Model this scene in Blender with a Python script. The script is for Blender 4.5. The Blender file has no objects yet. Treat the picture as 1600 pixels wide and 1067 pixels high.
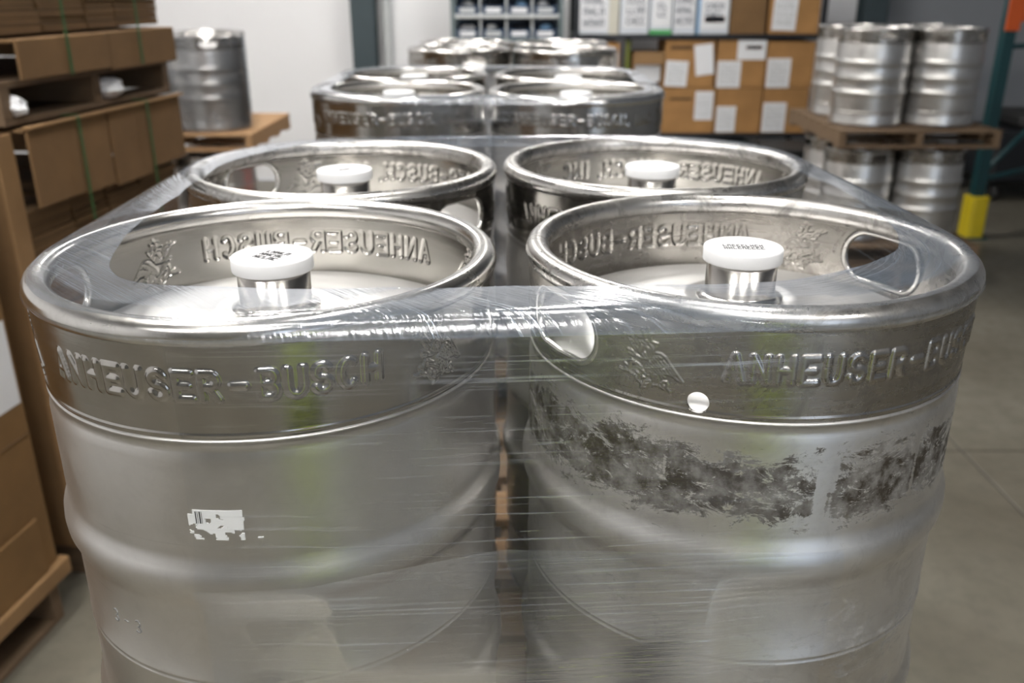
import bpy, math, random
import numpy as np
from mathutils import Vector, Matrix, noise
C = bpy.context.scene.collection
PI = math.pi
rnd = random.Random(7)

# ------------------------------------------------------------------ camera, world, light, exposure
CAMZ = 1.736
cd = bpy.data.cameras.new('camera'); cam = bpy.data.objects.new('camera', cd); C.objects.link(cam)
cam.location = (0, 0, CAMZ); cam.rotation_euler = (math.radians(90 - 21.54), 0, 0)
cd.sensor_width = 36; cd.lens = 36 * 1400.2 / 1600; cd.clip_start = 0.02; cd.clip_end = 100
cd.dof.use_dof = True; cd.dof.focus_distance = 0.68; cd.dof.aperture_fstop = 6.3
bpy.context.scene.camera = cam
sc = bpy.context.scene
sc.view_settings.view_transform = 'Standard'; sc.view_settings.look = 'None'
sc.view_settings.gamma = 1; sc.view_settings.use_curve_mapping = False
sc.view_settings.exposure = 1.3
w = bpy.data.worlds.new('world'); sc.world = w; w.use_nodes = True
w.node_tree.nodes['Background'].inputs[0].default_value = (0.75, 0.85, 1.0, 1)
w.node_tree.nodes['Background'].inputs[1].default_value = 1.0

def area(name, loc, rot, sx, sy, power, col):
    l = bpy.data.lights.new(name, 'AREA'); l.shape = 'RECTANGLE'; l.size = sx; l.size_y = sy
    l.energy = power; l.color = col
    o = bpy.data.objects.new(name, l); C.objects.link(o); o.location = loc; o.rotation_euler = rot
    return o
# daylight coming through the open bay door in the wall behind the photographer
area('bay_door_daylight', (3.2, -5.9, 1.7), (math.radians(90), 0, PI), 3.2, 3.2, 160, (0.93, 0.97, 1.0))

# ------------------------------------------------------------------ helpers
def tag(o, label=None, cat=None, group=None, kind=None):
    if label: o['label'] = label
    if cat: o['category'] = cat
    if group: o['group'] = group
    if kind: o['kind'] = kind
    return o
def thing(name, label, cat, loc=(0, 0, 0), rz=0, group=None):
    o = bpy.data.objects.new(name, None); C.objects.link(o)
    o.empty_display_size = 0.05
    o.location = loc; o.rotation_euler = (0, 0, rz)
    return tag(o, label, cat, group)
def link(name, me, parent=None, loc=None, rz=None):
    o = bpy.data.objects.new(name, me); C.objects.link(o)
    if parent: o.parent = parent
    if loc: o.location = loc
    if rz is not None: o.rotation_euler = (0, 0, rz)
    return o
class MB:
    def __init__(s): s.v = []; s.f = []; s.m = []; s.sm = []
    def add(s, vs, fs, mi=0, smooth=False):
        b = len(s.v); s.v += [tuple(p) for p in vs]
        for f in fs: s.f.append([b + i for i in f]); s.m.append(mi); s.sm.append(smooth)
        return s
    def box(s, x0, x1, y0, y1, z0, z1, mi=0, M=None):
        vs = [Vector((x, y, z)) for z in (z0, z1) for y in (y0, y1) for x in (x0, x1)]
        if M: vs = [M @ p for p in vs]
        return s.add(vs, [(0, 2, 3, 1), (4, 5, 7, 6), (0, 1, 5, 4), (2, 6, 7, 3), (0, 4, 6, 2), (1, 3, 7, 5)], mi)
    def bbox(s, x0, x1, y0, y1, z0, z1, b=0.004, mi=0, M=None):
        # box with chamfered edges
        vs = []; 
        xs = (x0, x1); ys = (y0, y1); zs = (z0, z1)
        idx = {}
        for i in (0, 1):
            for j in (0, 1):
                for k in (0, 1):
                    sx, sy, sz = (1, -1)[i], (1, -1)[j], (1, -1)[k]
                    p = Vector((xs[i], ys[j], zs[k]))
                    idx[(i, j, k, 0)] = len(vs); vs.append(p + Vector((0, sy * b, sz * b)))
                    idx[(i, j, k, 1)] = len(vs); vs.append(p + Vector((sx * b, 0, sz * b)))
                    idx[(i, j, k, 2)] = len(vs); vs.append(p + Vector((sx * b, sy * b, 0)))
        fs = []
        fs += [[idx[(0, j, k, 0)] for j, k in ((0, 0), (0, 1), (1, 1), (1, 0))], [idx[(1, j, k, 0)] for j, k in ((0, 0), (1, 0), (1, 1), (0, 1))]]
        fs += [[idx[(i, 0, k, 1)] for i, k in ((0, 0), (1, 0), (1, 1), (0, 1))], [idx[(i, 1, k, 1)] for i, k in ((0, 0), (0, 1), (1, 1), (1, 0))]]
        fs += [[idx[(i, j, 0, 2)] for i, j in ((0, 0), (0, 1), (1, 1), (1, 0))], [idx[(i, j, 1, 2)] for i, j in ((0, 0), (1, 0), (1, 1), (0, 1))]]
        for i in (0, 1):
            for j in (0, 1): fs.append([idx[(i, j, 0, 0)], idx[(i, j, 0, 1)], idx[(i, j, 1, 1)], idx[(i, j, 1, 0)]])
            for k in (0, 1): fs.append([idx[(i, 0, k, 0)], idx[(i, 0, k, 2)], idx[(i, 1, k, 2)], idx[(i, 1, k, 0)]])
            for j in (0, 1):
                for k in (0, 1): fs.append([idx[(i, j, k, 0)], idx[(i, j, k, 1)], idx[(i, j, k, 2)]])
        for j in (0, 1):
            for k in (0, 1): fs.append([idx[(0, j, k, 1)], idx[(0, j, k, 2)], idx[(1, j, k, 2)], idx[(1, j, k, 1)]])
        if M: vs = [M @ p for p in vs]
        return s.add(vs, fs, mi)
    def rev(s, prof, n=96, mi=0, smooth=True, cx=0, cy=0, closed=False):
        b = []; m = len(prof)
        for i in range(n):
            a = 2 * PI * i / n; b += [(cx + r * math.sin(a), cy - r * math.cos(a), z) for r, z in prof]
        fs = []
        for i in range(n):
            k = (i + 1) % n
            for j in range(m if closed else m - 1):
                j2 = (j + 1) % m
                fs.append((i * m + j, k * m + j, k * m + j2, i * m + j2))
        return s.add(b, fs, mi, smooth)
    def tube(s, pts, r, n=8, mi=0, closed=False, smooth=True, r2=None):
        P = [Vector(p) for p in pts]; L = len(P); vs = []; up = None
        for i, p in enumerate(P):
            a = P[(i - 1) % L] if (closed or i > 0) else P[i]; c = P[(i + 1) % L] if (closed or i < L - 1) else P[i]
            t = (c - a).normalized()
            if up is None: up = Vector((0, 0, 1)) if abs(t.z) < .9 else Vector((1, 0, 0))
            x = t.cross(up).normalized(); y = x.cross(t).normalized(); up = y
            rr = r if not callable(r) else r(i / max(1, L - 1))
            vs += [p + x * (rr * math.cos(2 * PI * k / n)) + y * (rr * math.sin(2 * PI * k / n)) for k in range(n)]
        fs = []
        for i in range(L if closed else L - 1):
            i2 = (i + 1) % L
            for k in range(n): fs.append((i * n + k, i * n + (k + 1) % n, i2 * n + (k + 1) % n, i2 * n + k))
        if not closed: fs += [list(range(n))[::-1], [(L - 1) * n + k for k in range(n)]]
        return s.add(vs, fs, mi, smooth)
    def mesh(s, name, mats, recalc=True):
        me = bpy.data.meshes.new(name); me.from_pydata(s.v, [], s.f)
        for m in (mats if isinstance(mats, (list, tuple)) else [mats]): me.materials.append(m)
        me.polygons.foreach_set('material_index', s.m); me.polygons.foreach_set('use_smooth', s.sm)
        if recalc:
            import bmesh
            bm = bmesh.new(); bm.from_mesh(me); bmesh.ops.recalc_face_normals(bm, faces=bm.faces); bm.to_mesh(me); bm.free()
        me.update(); return me
    def build(s, name, mats, parent=None, loc=None, rz=None, recalc=True):
        return link(name, s.mesh(name, mats, recalc), parent, loc, rz)

# ------------------------------------------------------------------ materials
def mat(name):
    m = bpy.data.materials.new(name); m.use_nodes = True; nt = m.node_tree; nt.nodes.clear()
    out = nt.nodes.new('ShaderNodeOutputMaterial'); return m, nt, out
def N(nt, t, **kw):
    n = nt.nodes.new('ShaderNode' + t)
    for k, v in kw.items():
        if k.startswith('i_'):
            key = k[2:]; key = int(key) if key.isdigit() else key.replace('_', ' ')
            n.inputs[key].default_value = v
        else: setattr(n, k, v)
    return n
def coord(nt, scale=(1, 1, 1), kind='Object', loc=(0, 0, 0)):
    tc = N(nt, 'TexCoord'); mp = N(nt, 'Mapping'); nt.links.new(tc.outputs[kind], mp.inputs[0])
    mp.inputs['Scale'].default_value = scale; mp.inputs['Location'].default_value = loc; return mp.outputs[0]
def nz(nt, vec, scale, detail=4, rough=.6, dist=0):
    n = N(nt, 'TexNoise'); n.inputs['Scale'].default_value = scale; n.inputs['Detail'].default_value = detail
    n.inputs['Roughness'].default_value = rough; n.inputs['Distortion'].default_value = dist
    nt.links.new(vec, n.inputs['Vector']); return n.outputs[0]
def rmp(nt, f, a, b, va=0, vb=1):
    n = N(nt, 'MapRange'); n.inputs[1].default_value = a; n.inputs[2].default_value = b
    n.inputs[3].default_value = va; n.inputs[4].default_value = vb; nt.links.new(f, n.inputs[0]); return n.outputs[0]
def mth(nt, op, a, b=None, clamp=False):
    n = N(nt, 'Math', operation=op, use_clamp=clamp)
    for i, q in enumerate((a, b)):
        if q is None: continue
        if isinstance(q, (int, float)): n.inputs[i].default_value = q
        else: nt.links.new(q, n.inputs[i])
    return n.outputs[0]
def mixc(nt, f, a, b):
    n = N(nt, 'Mix', data_type='RGBA')
    if isinstance(f, (int, float)): n.inputs[0].default_value = f
    else: nt.links.new(f, n.inputs[0])
    for i, q in ((6, a), (7, b)):
        if isinstance(q, tuple): n.inputs[i].default_value = (*q, 1) if len(q) == 3 else q
        else: nt.links.new(q, n.inputs[i])
    return n.outputs[2]
def bsdf(nt, out, col, rough, metal=0, bump=None, bs=.3, bd=.001, **kw):
    b = N(nt, 'BsdfPrincipled')
    for k, v in (('Base Color', col), ('Roughness', rough), ('Metallic', metal)):
        if isinstance(v, tuple): b.inputs[k].default_value = (*v, 1)
        elif isinstance(v, (int, float)): b.inputs[k].default_value = v
        else: nt.links.new(v, b.inputs[k])
    for k, v in kw.items(): b.inputs[k.replace('_', ' ')].default_value = v
    if bump is not None:
        n = N(nt, 'Bump'); n.inputs['Strength'].default_value = bs; n.inputs['Distance'].default_value = bd
        nt.links.new(bump, n.inputs['Height']); nt.links.new(n.outputs[0], b.inputs['Normal'])
    nt.links.new(b.outputs[0], out.inputs[0]); return b
def plain(name, col, rough=.5, metal=0, var=.12, scale=8, **kw):
    m, nt, out = mat(name); v = coord(nt); n = nz(nt, v, scale)
    lo = tuple(c * (1 - var) for c in col); hi = tuple(min(1, c * (1 + var)) for c in col)
    bsdf(nt, out, mixc(nt, n, lo, hi), rough, metal, n, .15, .001, **kw); return m
def steel(name, base=(.62, .60, .575), rough=(.16, .28), scr=1.0, grime=.0, stain=None, seed=0):
    m, nt, out = mat(name)
    v = coord(nt, (1, 1, 1), loc=(seed, seed * .7, 0)); vs = coord(nt, (6, 6, 160), loc=(seed, 0, 0)); vv = coord(nt, (90, 90, 4), loc=(0, seed, 0))
    n1 = nz(nt, v, 14, 6, .65); ns = nz(nt, vs, 1, 4, .7); nv = nz(nt, vv, 1, 3, .6); nb = nz(nt, v, 55, 5, .7)
    r = mth(nt, 'ADD', rmp(nt, n1, .3, .7, rough[0], rough[1]), rmp(nt, ns, .35, .7, 0, .07 * scr))
    cc = mixc(nt, rmp(nt, n1, .35, .65), tuple(c * .92 for c in base), base)
    cc = mixc(nt, mth(nt, 'MULTIPLY', rmp(nt, ns, .62, .72), .22 * scr), cc, (.30, .29, .27))
    metal = 1.0
    if grime:
        g = mth(nt, 'MULTIPLY', rmp(nt, nz(nt, v, 30, 8, .75, .6), .50, .62), grime)
        cc = mixc(nt, g, cc, (.13, .12, .11)); r = mth(nt, 'ADD', r, mth(nt, 'MULTIPLY', g, .3))
    if stain:
        tc = N(nt, 'TexCoord'); sp = N(nt, 'SeparateXYZ'); nt.links.new(tc.outputs['Object'], sp.inputs[0]); z = sp.outputs[2]
        st = coord(nt, (30, 30, 62)); s1 = nz(nt, st, 1.0, 14, .84, .5)
        big = nz(nt, coord(nt, (5, 5, 8)), 1, 3, .5)
        bnd = mth(nt, 'MULTIPLY', rmp(nt, z, .445, .468), rmp(nt, z, .540, .505))
        drip = rmp(nt, nz(nt, coord(nt, (26, 26, 2.2)), 1, 3, .6, .5), .60, .66, 0, .16)
        thr = mth(nt, 'ADD', mth(nt, 'ADD', s1, mth(nt, 'MULTIPLY', big, .35)), mth(nt, 'MULTIPLY', bnd, .17))
        k1 = rmp(nt, mth(nt, 'SUBTRACT', thr, drip), .77, .80)
        k1 = mth(nt, 'MULTIPLY', k1, rmp(nt, z, .432, .447))
        low = rmp(nt, thr, .74, .80, 0, .42); low = mth(nt, 'MULTIPLY', low, rmp(nt, z, .415, .395))
        k = mth(nt, 'MULTIPLY', mth(nt, 'ADD', mth(nt, 'MULTIPLY', k1, 1.0), low, True), rmp(nt, nb, .3, .6, .6, 1))
        k = mth(nt, 'MULTIPLY', k, stain)
        cc = mixc(nt, k, cc, (.040, .033, .025)); r = mth(nt, 'ADD', r, mth(nt, 'MULTIPLY', k, .28))
        metal = mth(nt, 'SUBTRACT', 1.0, mth(nt, 'MULTIPLY', k, .9))
    if stain: sp_ = k
    hb = mth(nt, 'ADD', mth(nt, 'MULTIPLY', nb, .5), mth(nt, 'MULTIPLY', ns, .35))
    bn = bsdf(nt, out, cc, r, metal, hb, .12, .0012, Anisotropic=0.0)
    if stain: nt.links.new(rmp(nt, k, 0, 1, .5, .12), bn.inputs['Specular IOR Level'])
    return m
M = {}
M['collar'] = steel('collar_steel', (.46, .445, .42), (.12, .20), 1.0, 0)
M['collar_worn'] = steel('worn_collar_steel', (.42, .40, .372), (.16, .28), 1.4, .35, seed=3)
M['rim'] = steel('rim_steel', (.66, .65, .63), (.14, .25), .8, .12, seed=1)
M['rim_worn'] = steel('scuffed_rim_steel', (.60, .59, .575), (.18, .34), 1.2, .6, seed=5)
M['body'] = steel('satin_keg_steel', (.68, .67, .655), (.30, .40), .7, .04, seed=2)
M['body_dirty'] = steel('stained_keg_steel', (.70, .685, .665), (.33, .43), 1.0, .15, stain=1.0, seed=4)
M['dome'] = steel('dome_steel', (.70, .69, .68), (.42, .52), .5, .0, seed=6)
M['neck'] = steel('neck_steel', (.55, .53, .50), (.16, .26), .5, .0, seed=8)
M['cap'] = plain('white_cap_plastic', (.78, .79, .81), .6, 0, .02)
M['ink'] = plain('black_ink', (.03, .03, .035), .6, 0, .05)
M['stencil'] = plain('grey_stencil_ink', (.27, .27, .27), .6, 0.5, .15)
M['paper'] = plain('white_paper', (.80, .81, .84), .7, 0, .05)
M['paper2'] = plain('torn_sticker_paper', (.72, .73, .73), .6, 0, .06)
M['wall'] = plain('white_painted_wall', (.82, .82, .84), .7, 0, .03, 1.2)
M['wall_grey'] = plain('plain_grey_wall', (.26, .275, .30), .7, 0, .05, 1.2)  # even grey base colour for the right-hand walls
M['wall_front'] = plain('shaded_grey_wall', (.16, .16, .15), .8, 0, .1, 1)
M['ceil'] = plain('ceiling_paint', (.34, .34, .34), .9, 0, .05, 1)
M['column'] = plain('dark_teal_steel', (.045, .065, .075), .5, 0, .15)
M['teal'] = plain('teal_rack_paint', (.008, .050, .058), .45, 0, .15)
M['orange'] = plain('orange_beam_paint', (.62, .10, .015), .45, 0, .12)
M['yellow'] = plain('yellow_guard_plastic', (.78, .60, .02), .45, 0, .06)
M['black'] = plain('black_shelf_steel', (.02, .022, .026), .4, .2, .2)
M['greyframe'] = plain('grey_green_rack_steel', (.16, .20, .21), .45, .3, .1)
M['lightgrey'] = plain('light_grey_shelf', (.55, .57, .58), .5, 0, .08)
M['bin'] = plain('navy_bin_plastic', (.02, .045, .095), .35, 0, .12)
M['green'] = plain('green_strap_plastic', (.035, .10, .03), .35, 0, .15)
M['olive'] = plain('olive_green_pole', (.14, .16, .03), .5, 0, .1)
M['lime'] = plain('lime_plastic', (.45, .55, .03), .5, 0, .08)
M['red'] = plain('red_paint', (.60, .02, .03), .35, 0, .05)
M['rubber'] = plain('black_rubber', (.02, .02, .02), .6, 0, .1)
M['hivis'] = plain('hi_vis_fabric', (.58, .76, .04), .8, 0, .06, 20)
M['reflect'] = plain('reflective_tape', (.72, .74, .75), .35, .2, .04)
M['trousers'] = plain('charcoal_trousers', (.03, .032, .04), .9, 0, .15, 20)
M['shirt'] = plain('dark_grey_shirt', (.07, .07, .08), .9, 0, .15, 20)
M['skin'] = plain('skin', (.62, .38, .27), .5, 0, .05, 20, Subsurface_Weight=.1)
M['hair'] = plain('brown_hair', (.05, .03, .02), .6, 0, .2, 60)

def cardboard(name, col, lines=False):
    m, nt, out = mat(name); v = coord(nt); n = nz(nt, v, 5, 5); fine = nz(nt, coord(nt, (1, 1, 12)), 30, 3)
    c = mixc(nt, rmp(nt, n, .3, .7), tuple(q * .82 for q in col), tuple(min(1, q * 1.12) for q in col))
    c = mixc(nt, mth(nt, 'MULTIPLY', fine, .25), c, tuple(q * .7 for q in col))
    if lines:
        l = nz(nt, coord(nt, (.6, .6, 150)), 1, 2, .5); c = mixc(nt, rmp(nt, l, .45, .58, 0, .75), c, tuple(q * .35 for q in col))
    bsdf(nt, out, c, .85, 0, fine, .2, .001); return m
M['card'] = cardboard('brown_cardboard', (.20, .112, .046))
M['card_light'] = cardboard('light_brown_cardboard', (.30, .175, .078))
M['card_orange'] = cardboard('tan_cardboard', (.40, .21, .075))
M['card_edge'] = cardboard('corrugated_cardboard_edges', (.17, .095, .038), True)
def wood(name, col):
    m, nt, out = mat(name); v = coord(nt); n = nz(nt, coord(nt, (2, 2, 30)), 2, 4); g = nz(nt, coord(nt, (30, 3, 30)), 2, 5, .6, .5)
    c = mixc(nt, g, tuple(q * .55 for q in col), col); c = mixc(nt, rmp(nt, n, .4, .7, 0, .4), c, tuple(q * .6 for q in col))
    bsdf(nt, out, c, .8, 0, g, .4, .002); return m
M['wood'] = wood('pallet_wood', (.50, .30, .15)); M['wood_dark'] = wood('dark_pallet_wood', (.20, .13, .075))  # the second wood is a darker tone of the first
def concrete():
    m, nt, out = mat('polished_concrete'); v = coord(nt, kind='Object'); n = nz(nt, v, 1.3, 8, .65, .3); n2 = nz(nt, v, 14, 6, .7)
    c = mixc(nt, rmp(nt, n, .3, .7), (.125, .112, .085), (.205, .19, .155)); c = mixc(nt, rmp(nt, n2, .45, .75, 0, .45), c, (.09, .083, .068))
    bsdf(nt, out, c, rmp(nt, n2, .3, .7, .28, .48), 0, n2, .1, .002); return m
M['concrete'] = concrete()
M['joint'] = plain('dark_floor_joint', (.05, .045, .04), .9)
def film(name, haze, streak, gloss, tint=(.72, .80, .92), vs=420, edge=False):
    m, nt, out = mat(name)
    at = N(nt, 'Attribute'); at.attribute_name = 'loose'; free = at.outputs['Fac']
    uv = N(nt, 'TexCoord').outputs['UV']
    def mp(s, l=(0, 0, 0)):
        q = N(nt, 'Mapping'); nt.links.new(uv, q.inputs[0]); q.inputs['Scale'].default_value = s; q.inputs['Location'].default_value = l; return q.outputs[0]
    a = nz(nt, mp((3.0, vs, 1)), 1, 3, .65, .0); b = nz(nt, mp((7, vs * .45, 1), (3, 1, 0)), 1, 4, .7, .15); big = nz(nt, mp((5, 14, 1), (1, 5, 0)), 1, 2, .5)
    st = rmp(nt, a, .575, .65); st2 = rmp(nt, b, .61, .68)
    s = mth(nt, 'MULTIPLY', mth(nt, 'ADD', st, st2, True), rmp(nt, big, .42, .60, .15, 1)); s = mth(nt, 'MULTIPLY', s, free)
    bump = N(nt, 'Bump'); bump.inputs['Strength'].default_value = .55; bump.inputs['Distance'].default_value = .0012
    nt.links.new(mth(nt, 'ADD', a, mth(nt, 'MULTIPLY', b, .8)), bump.inputs['Height'])
    fr = N(nt, 'Fresnel'); fr.inputs[0].default_value = 1.5
    gl = N(nt, 'BsdfGlossy'); gl.inputs['Color'].default_value = (.95, .97, 1, 1); gl.inputs['Roughness'].default_value = .14; nt.links.new(bump.outputs[0], gl.inputs['Normal'])
    df = N(nt, 'BsdfDiffuse'); df.inputs[0].default_value = (*tint, 1)
    tl = N(nt, 'BsdfTranslucent'); tl.inputs[0].default_value = (*tint, 1)
    dm = N(nt, 'MixShader'); dm.inputs[0].default_value = .4; nt.links.new(df.outputs[0], dm.inputs[1]); nt.links.new(tl.outputs[0], dm.inputs[2])
    tr = N(nt, 'BsdfTransparent'); tr.inputs[0].default_value = (.985, .99, 1, 1)
    m1 = N(nt, 'MixShader'); nt.links.new(mth(nt, 'ADD', mth(nt, 'MULTIPLY', s, streak), mth(nt, 'MULTIPLY', free, haze), True), m1.inputs[0]); nt.links.new(tr.outputs[0], m1.inputs[1]); nt.links.new(dm.outputs[0], m1.inputs[2])
    m2 = N(nt, 'MixShader')
    nt.links.new(mth(nt, 'ADD', mth(nt, 'MULTIPLY', fr.outputs[0], mth(nt, 'MULTIPLY', free, gloss)), mth(nt, 'MULTIPLY', s, streak * .8), True), m2.inputs[0])
    nt.links.new(m1.outputs[0], m2.inputs[1]); nt.links.new(gl.outputs[0], m2.inputs[2]); nt.links.new(m2.outputs[0], out.inputs[0]); return m
M['film'] = film('stretch_film', .008, .26, .7, vs=260)
M['film_band'] = film('gathered_stretch_film', .05, .6, 1.3, vs=240)
M['film_top'] = film('folded_stretch_film', .17, .40, 1.8, (.62, .74, .92), vs=200)
M['film_edge'] = film('rolled_film_edge', .30, .30, 1.0)

# ------------------------------------------------------------------ setting
X0, X1, Y0, Y1, ZC = -4.6, 6.6, -6.0, 8.7, 5.2
fl = MB().box(X0, X1, Y0, Y1, -.12, -.006).build('floor', M['joint']); tag(fl, kind='structure')
gx = [X0, -2.5, 1.815, X1]; gy = [Y0, -2.6, .6, 3.2, 6.1, Y1]
for i in range(len(gx) - 1):
    for j in range(len(gy) - 1):
        MB().bbox(gx[i] + .005, gx[i + 1] - .005, gy[j] + .005, gy[j + 1] - .005, -.05, 0, .003).build('concrete_slab', M['concrete'], fl)
tag(MB().box(X0, X1, Y0, Y1, ZC, ZC + .1).build('ceiling', M['ceil']), kind='structure')
tag(MB().box(X0, 3.2, Y1, Y1 + .12, 0, ZC).build('wall_back', M['wall']), kind='structure')
tag(MB().box(3.2, X1, Y1, Y1 + .12, 0, ZC).build('wall_back_right', M['wall_grey']), kind='structure')
tag(MB().box(X0 - .12, X0, Y0, Y1, 0, ZC).build('wall_left', M['wall']), kind='structure')
tag(MB().box(X1, X1 + .12, Y0, Y1, 0, ZC).build('wall_right', M['wall_grey']), kind='structure')
wf = MB(); wf.box(X0, 1.5, Y0 - .12, Y0, 0, ZC); wf.box(4.9, X1, Y0 - .12, Y0, 0, ZC); wf.box(1.5, 4.9, Y0 - .12, Y0, 3.4, ZC)
tag(wf.build('wall_front', M['wall_front']), kind='structure')
tag(MB().box(3.0, X1, Y1 - .03, Y1 + .0, 0, .14).build('baseboard_back', M['black']), kind='structure')
def column(x, wdt, label):
    t = thing('steel_column', label, 'column', (x, Y1 - .14, 0))
    m = MB(); m.box(-wdt / 2, wdt / 2, -.10, -.085, 0, ZC); m.box(-wdt / 2, wdt / 2, .085, .10, 0, ZC); m.box(-.008, .008, -.085, .085, 0, ZC)
    m.build('web', M['column'], t)
    MB().box(-wdt / 2 - .03, wdt / 2 + .03, -.13, .13, 0, .02).build('base_plate', M['column'], t)
column(-1.33, .21, 'dark steel column against the white wall left of the parts bins')
column(3.23, .21, 'dark steel column behind the kegs stacked at the right')
tp = thing('downpipe', 'slim grey pipe running up the wall beside the left steel column', 'pipe', (-1.14, Y1 - .06, 0))
MB().rev([(.045, 0), (.045, ZC)], 20).build('pipe', M['lightgrey'], tp)
for z in (1.0, 3.0): MB().rev([(.046, z), (.054, z), (.054, z + .05), (.046, z + .05)], 20).build('bracket', M['greyframe'], tp)

# ceiling lights: real fixtures that emit
def lamp_mat(k):
    m, nt, out = mat('lamp_diffuser'); e = N(nt, 'Emission'); e.inputs[0].default_value = (1, .97, .92, 1); e.inputs[1].default_value = k; nt.links.new(e.outputs[0], out.inputs[0]); return m
em = lamp_mat(34); em2 = lamp_mat(15)
lamps = [(-2.4, -2.4), (.1, -2.9), (-1.45, 1.3), (.3, 1.2), (-2.0, 6.6), (.5, 6.3), (-1.4, 3.7), (2.6, -2.5), (-.4, -.9)]
for k, (x, y) in enumerate(lamps):
    t = thing('ceiling_light', 'long ceiling light %s' % ('behind the person on the left', 'behind the person in the middle', 'above the front kegs on the left', 'above the front kegs on the right', 'above the left keg stack', 'above the shelving aisle', 'over the middle wrapped stack', 'behind the person on the far right', 'right above the person')[k], 'light', (x, y, 4.4), 0, 'warehouse ceiling lights')
    MB().box(-.17, .17, -.66, .66, .0, .06).build('housing', M['lightgrey'], t)
    MB().box(-.13, .13, -.62, .62, -.012, -.001).build('diffuser', em2 if k in (3, 8) else em, t)
    if k in (0, 1, 7, 8): t.rotation_euler = (0, 0, PI / 2)
    for yy in (-.5, .5): MB().tube([(0, yy, .06), (0, yy, .8)], .004, 6).build('cable', M['black'], t)

# ------------------------------------------------------------------ stroke alphabet
def arc(cx, cy, rx, ry, a0, a1, n=10):
    return [(cx + rx * math.cos(math.radians(a0 + (a1 - a0) * i / n)), cy + ry * math.sin(math.radians(a0 + (a1 - a0) * i / n))) for i in range(n + 1)]
G = {
 'A': [[(0, 0), (.5, 1), (1, 0)], [(.2, .34), (.8, .34)]], 'N': [[(0, 0), (0, 1), (1, 0), (1, 1)]],
 'H': [[(0, 0), (0, 1)], [(1, 0), (1, 1)], [(0, .5), (1, .5)]], 'E': [[(1, 1), (0, 1), (0, 0), (1, 0)], [(0, .5), (.8, .5)]],
 'U': [[(0, 1), (0, .35)] + arc(.5, .35, .5, .35, 180, 360) + [(1, 1)]],
 'S': [arc(.5, .74, .46, .26, 20, 270) + arc(.5, .25, .48, .25, 90, -160)],
 'R': [[(0, 0), (0, 1), (.55, 1)] + arc(.55, .74, .42, .26, 90, -90) + [(0, .48)], [(.5, .48), (1, 0)]],
 '-': [[(.1, .5), (.9, .5)]],
 'B': [[(0, 0), (0, 1), (.6, 1)] + arc(.6, .76, .36, .24, 90, -90) + [(0, .52)], [(.6, .52)] + arc(.6, .26, .4, .26, 90, -90) + [(0, 0)]],
 'C': [arc(.55, .5, .5, .5, 50, 310, 16)], 'I': [[(.5, 0), (.5, 1)]], ',': [[(.5, .05), (.35, -.15)]], '.': [[(.45, 0), (.55, 0)]], ' ': [],
 '3': [arc(.45, .75, .4, .25, 150, -90) + arc(.45, .25, .45, .25, 90, -150)]}
def text_segs(txt, sc_, zc, pitch, wd, ht):
    tot = 0; adv = []
    for ch in txt:
        a = pitch * (.55 if ch in ' ,.' else .7 if ch == 'I' else 1.15 if ch == '-' else 1); adv.append(a); tot += a
    x = sc_ - tot / 2; S = []
    for ch, a in zip(txt, adv):
        ww = wd * (.5 if ch in 'I,.' else 1); off = x + (a - ww) / 2
        for st in G[ch]:
            P = [(off + p[0] * ww, zc + (p[1] - .5) * ht) for p in st]
            S += [(P[i], P[i + 1]) for i in range(len(P) - 1)]
        x += a
    return S
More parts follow.
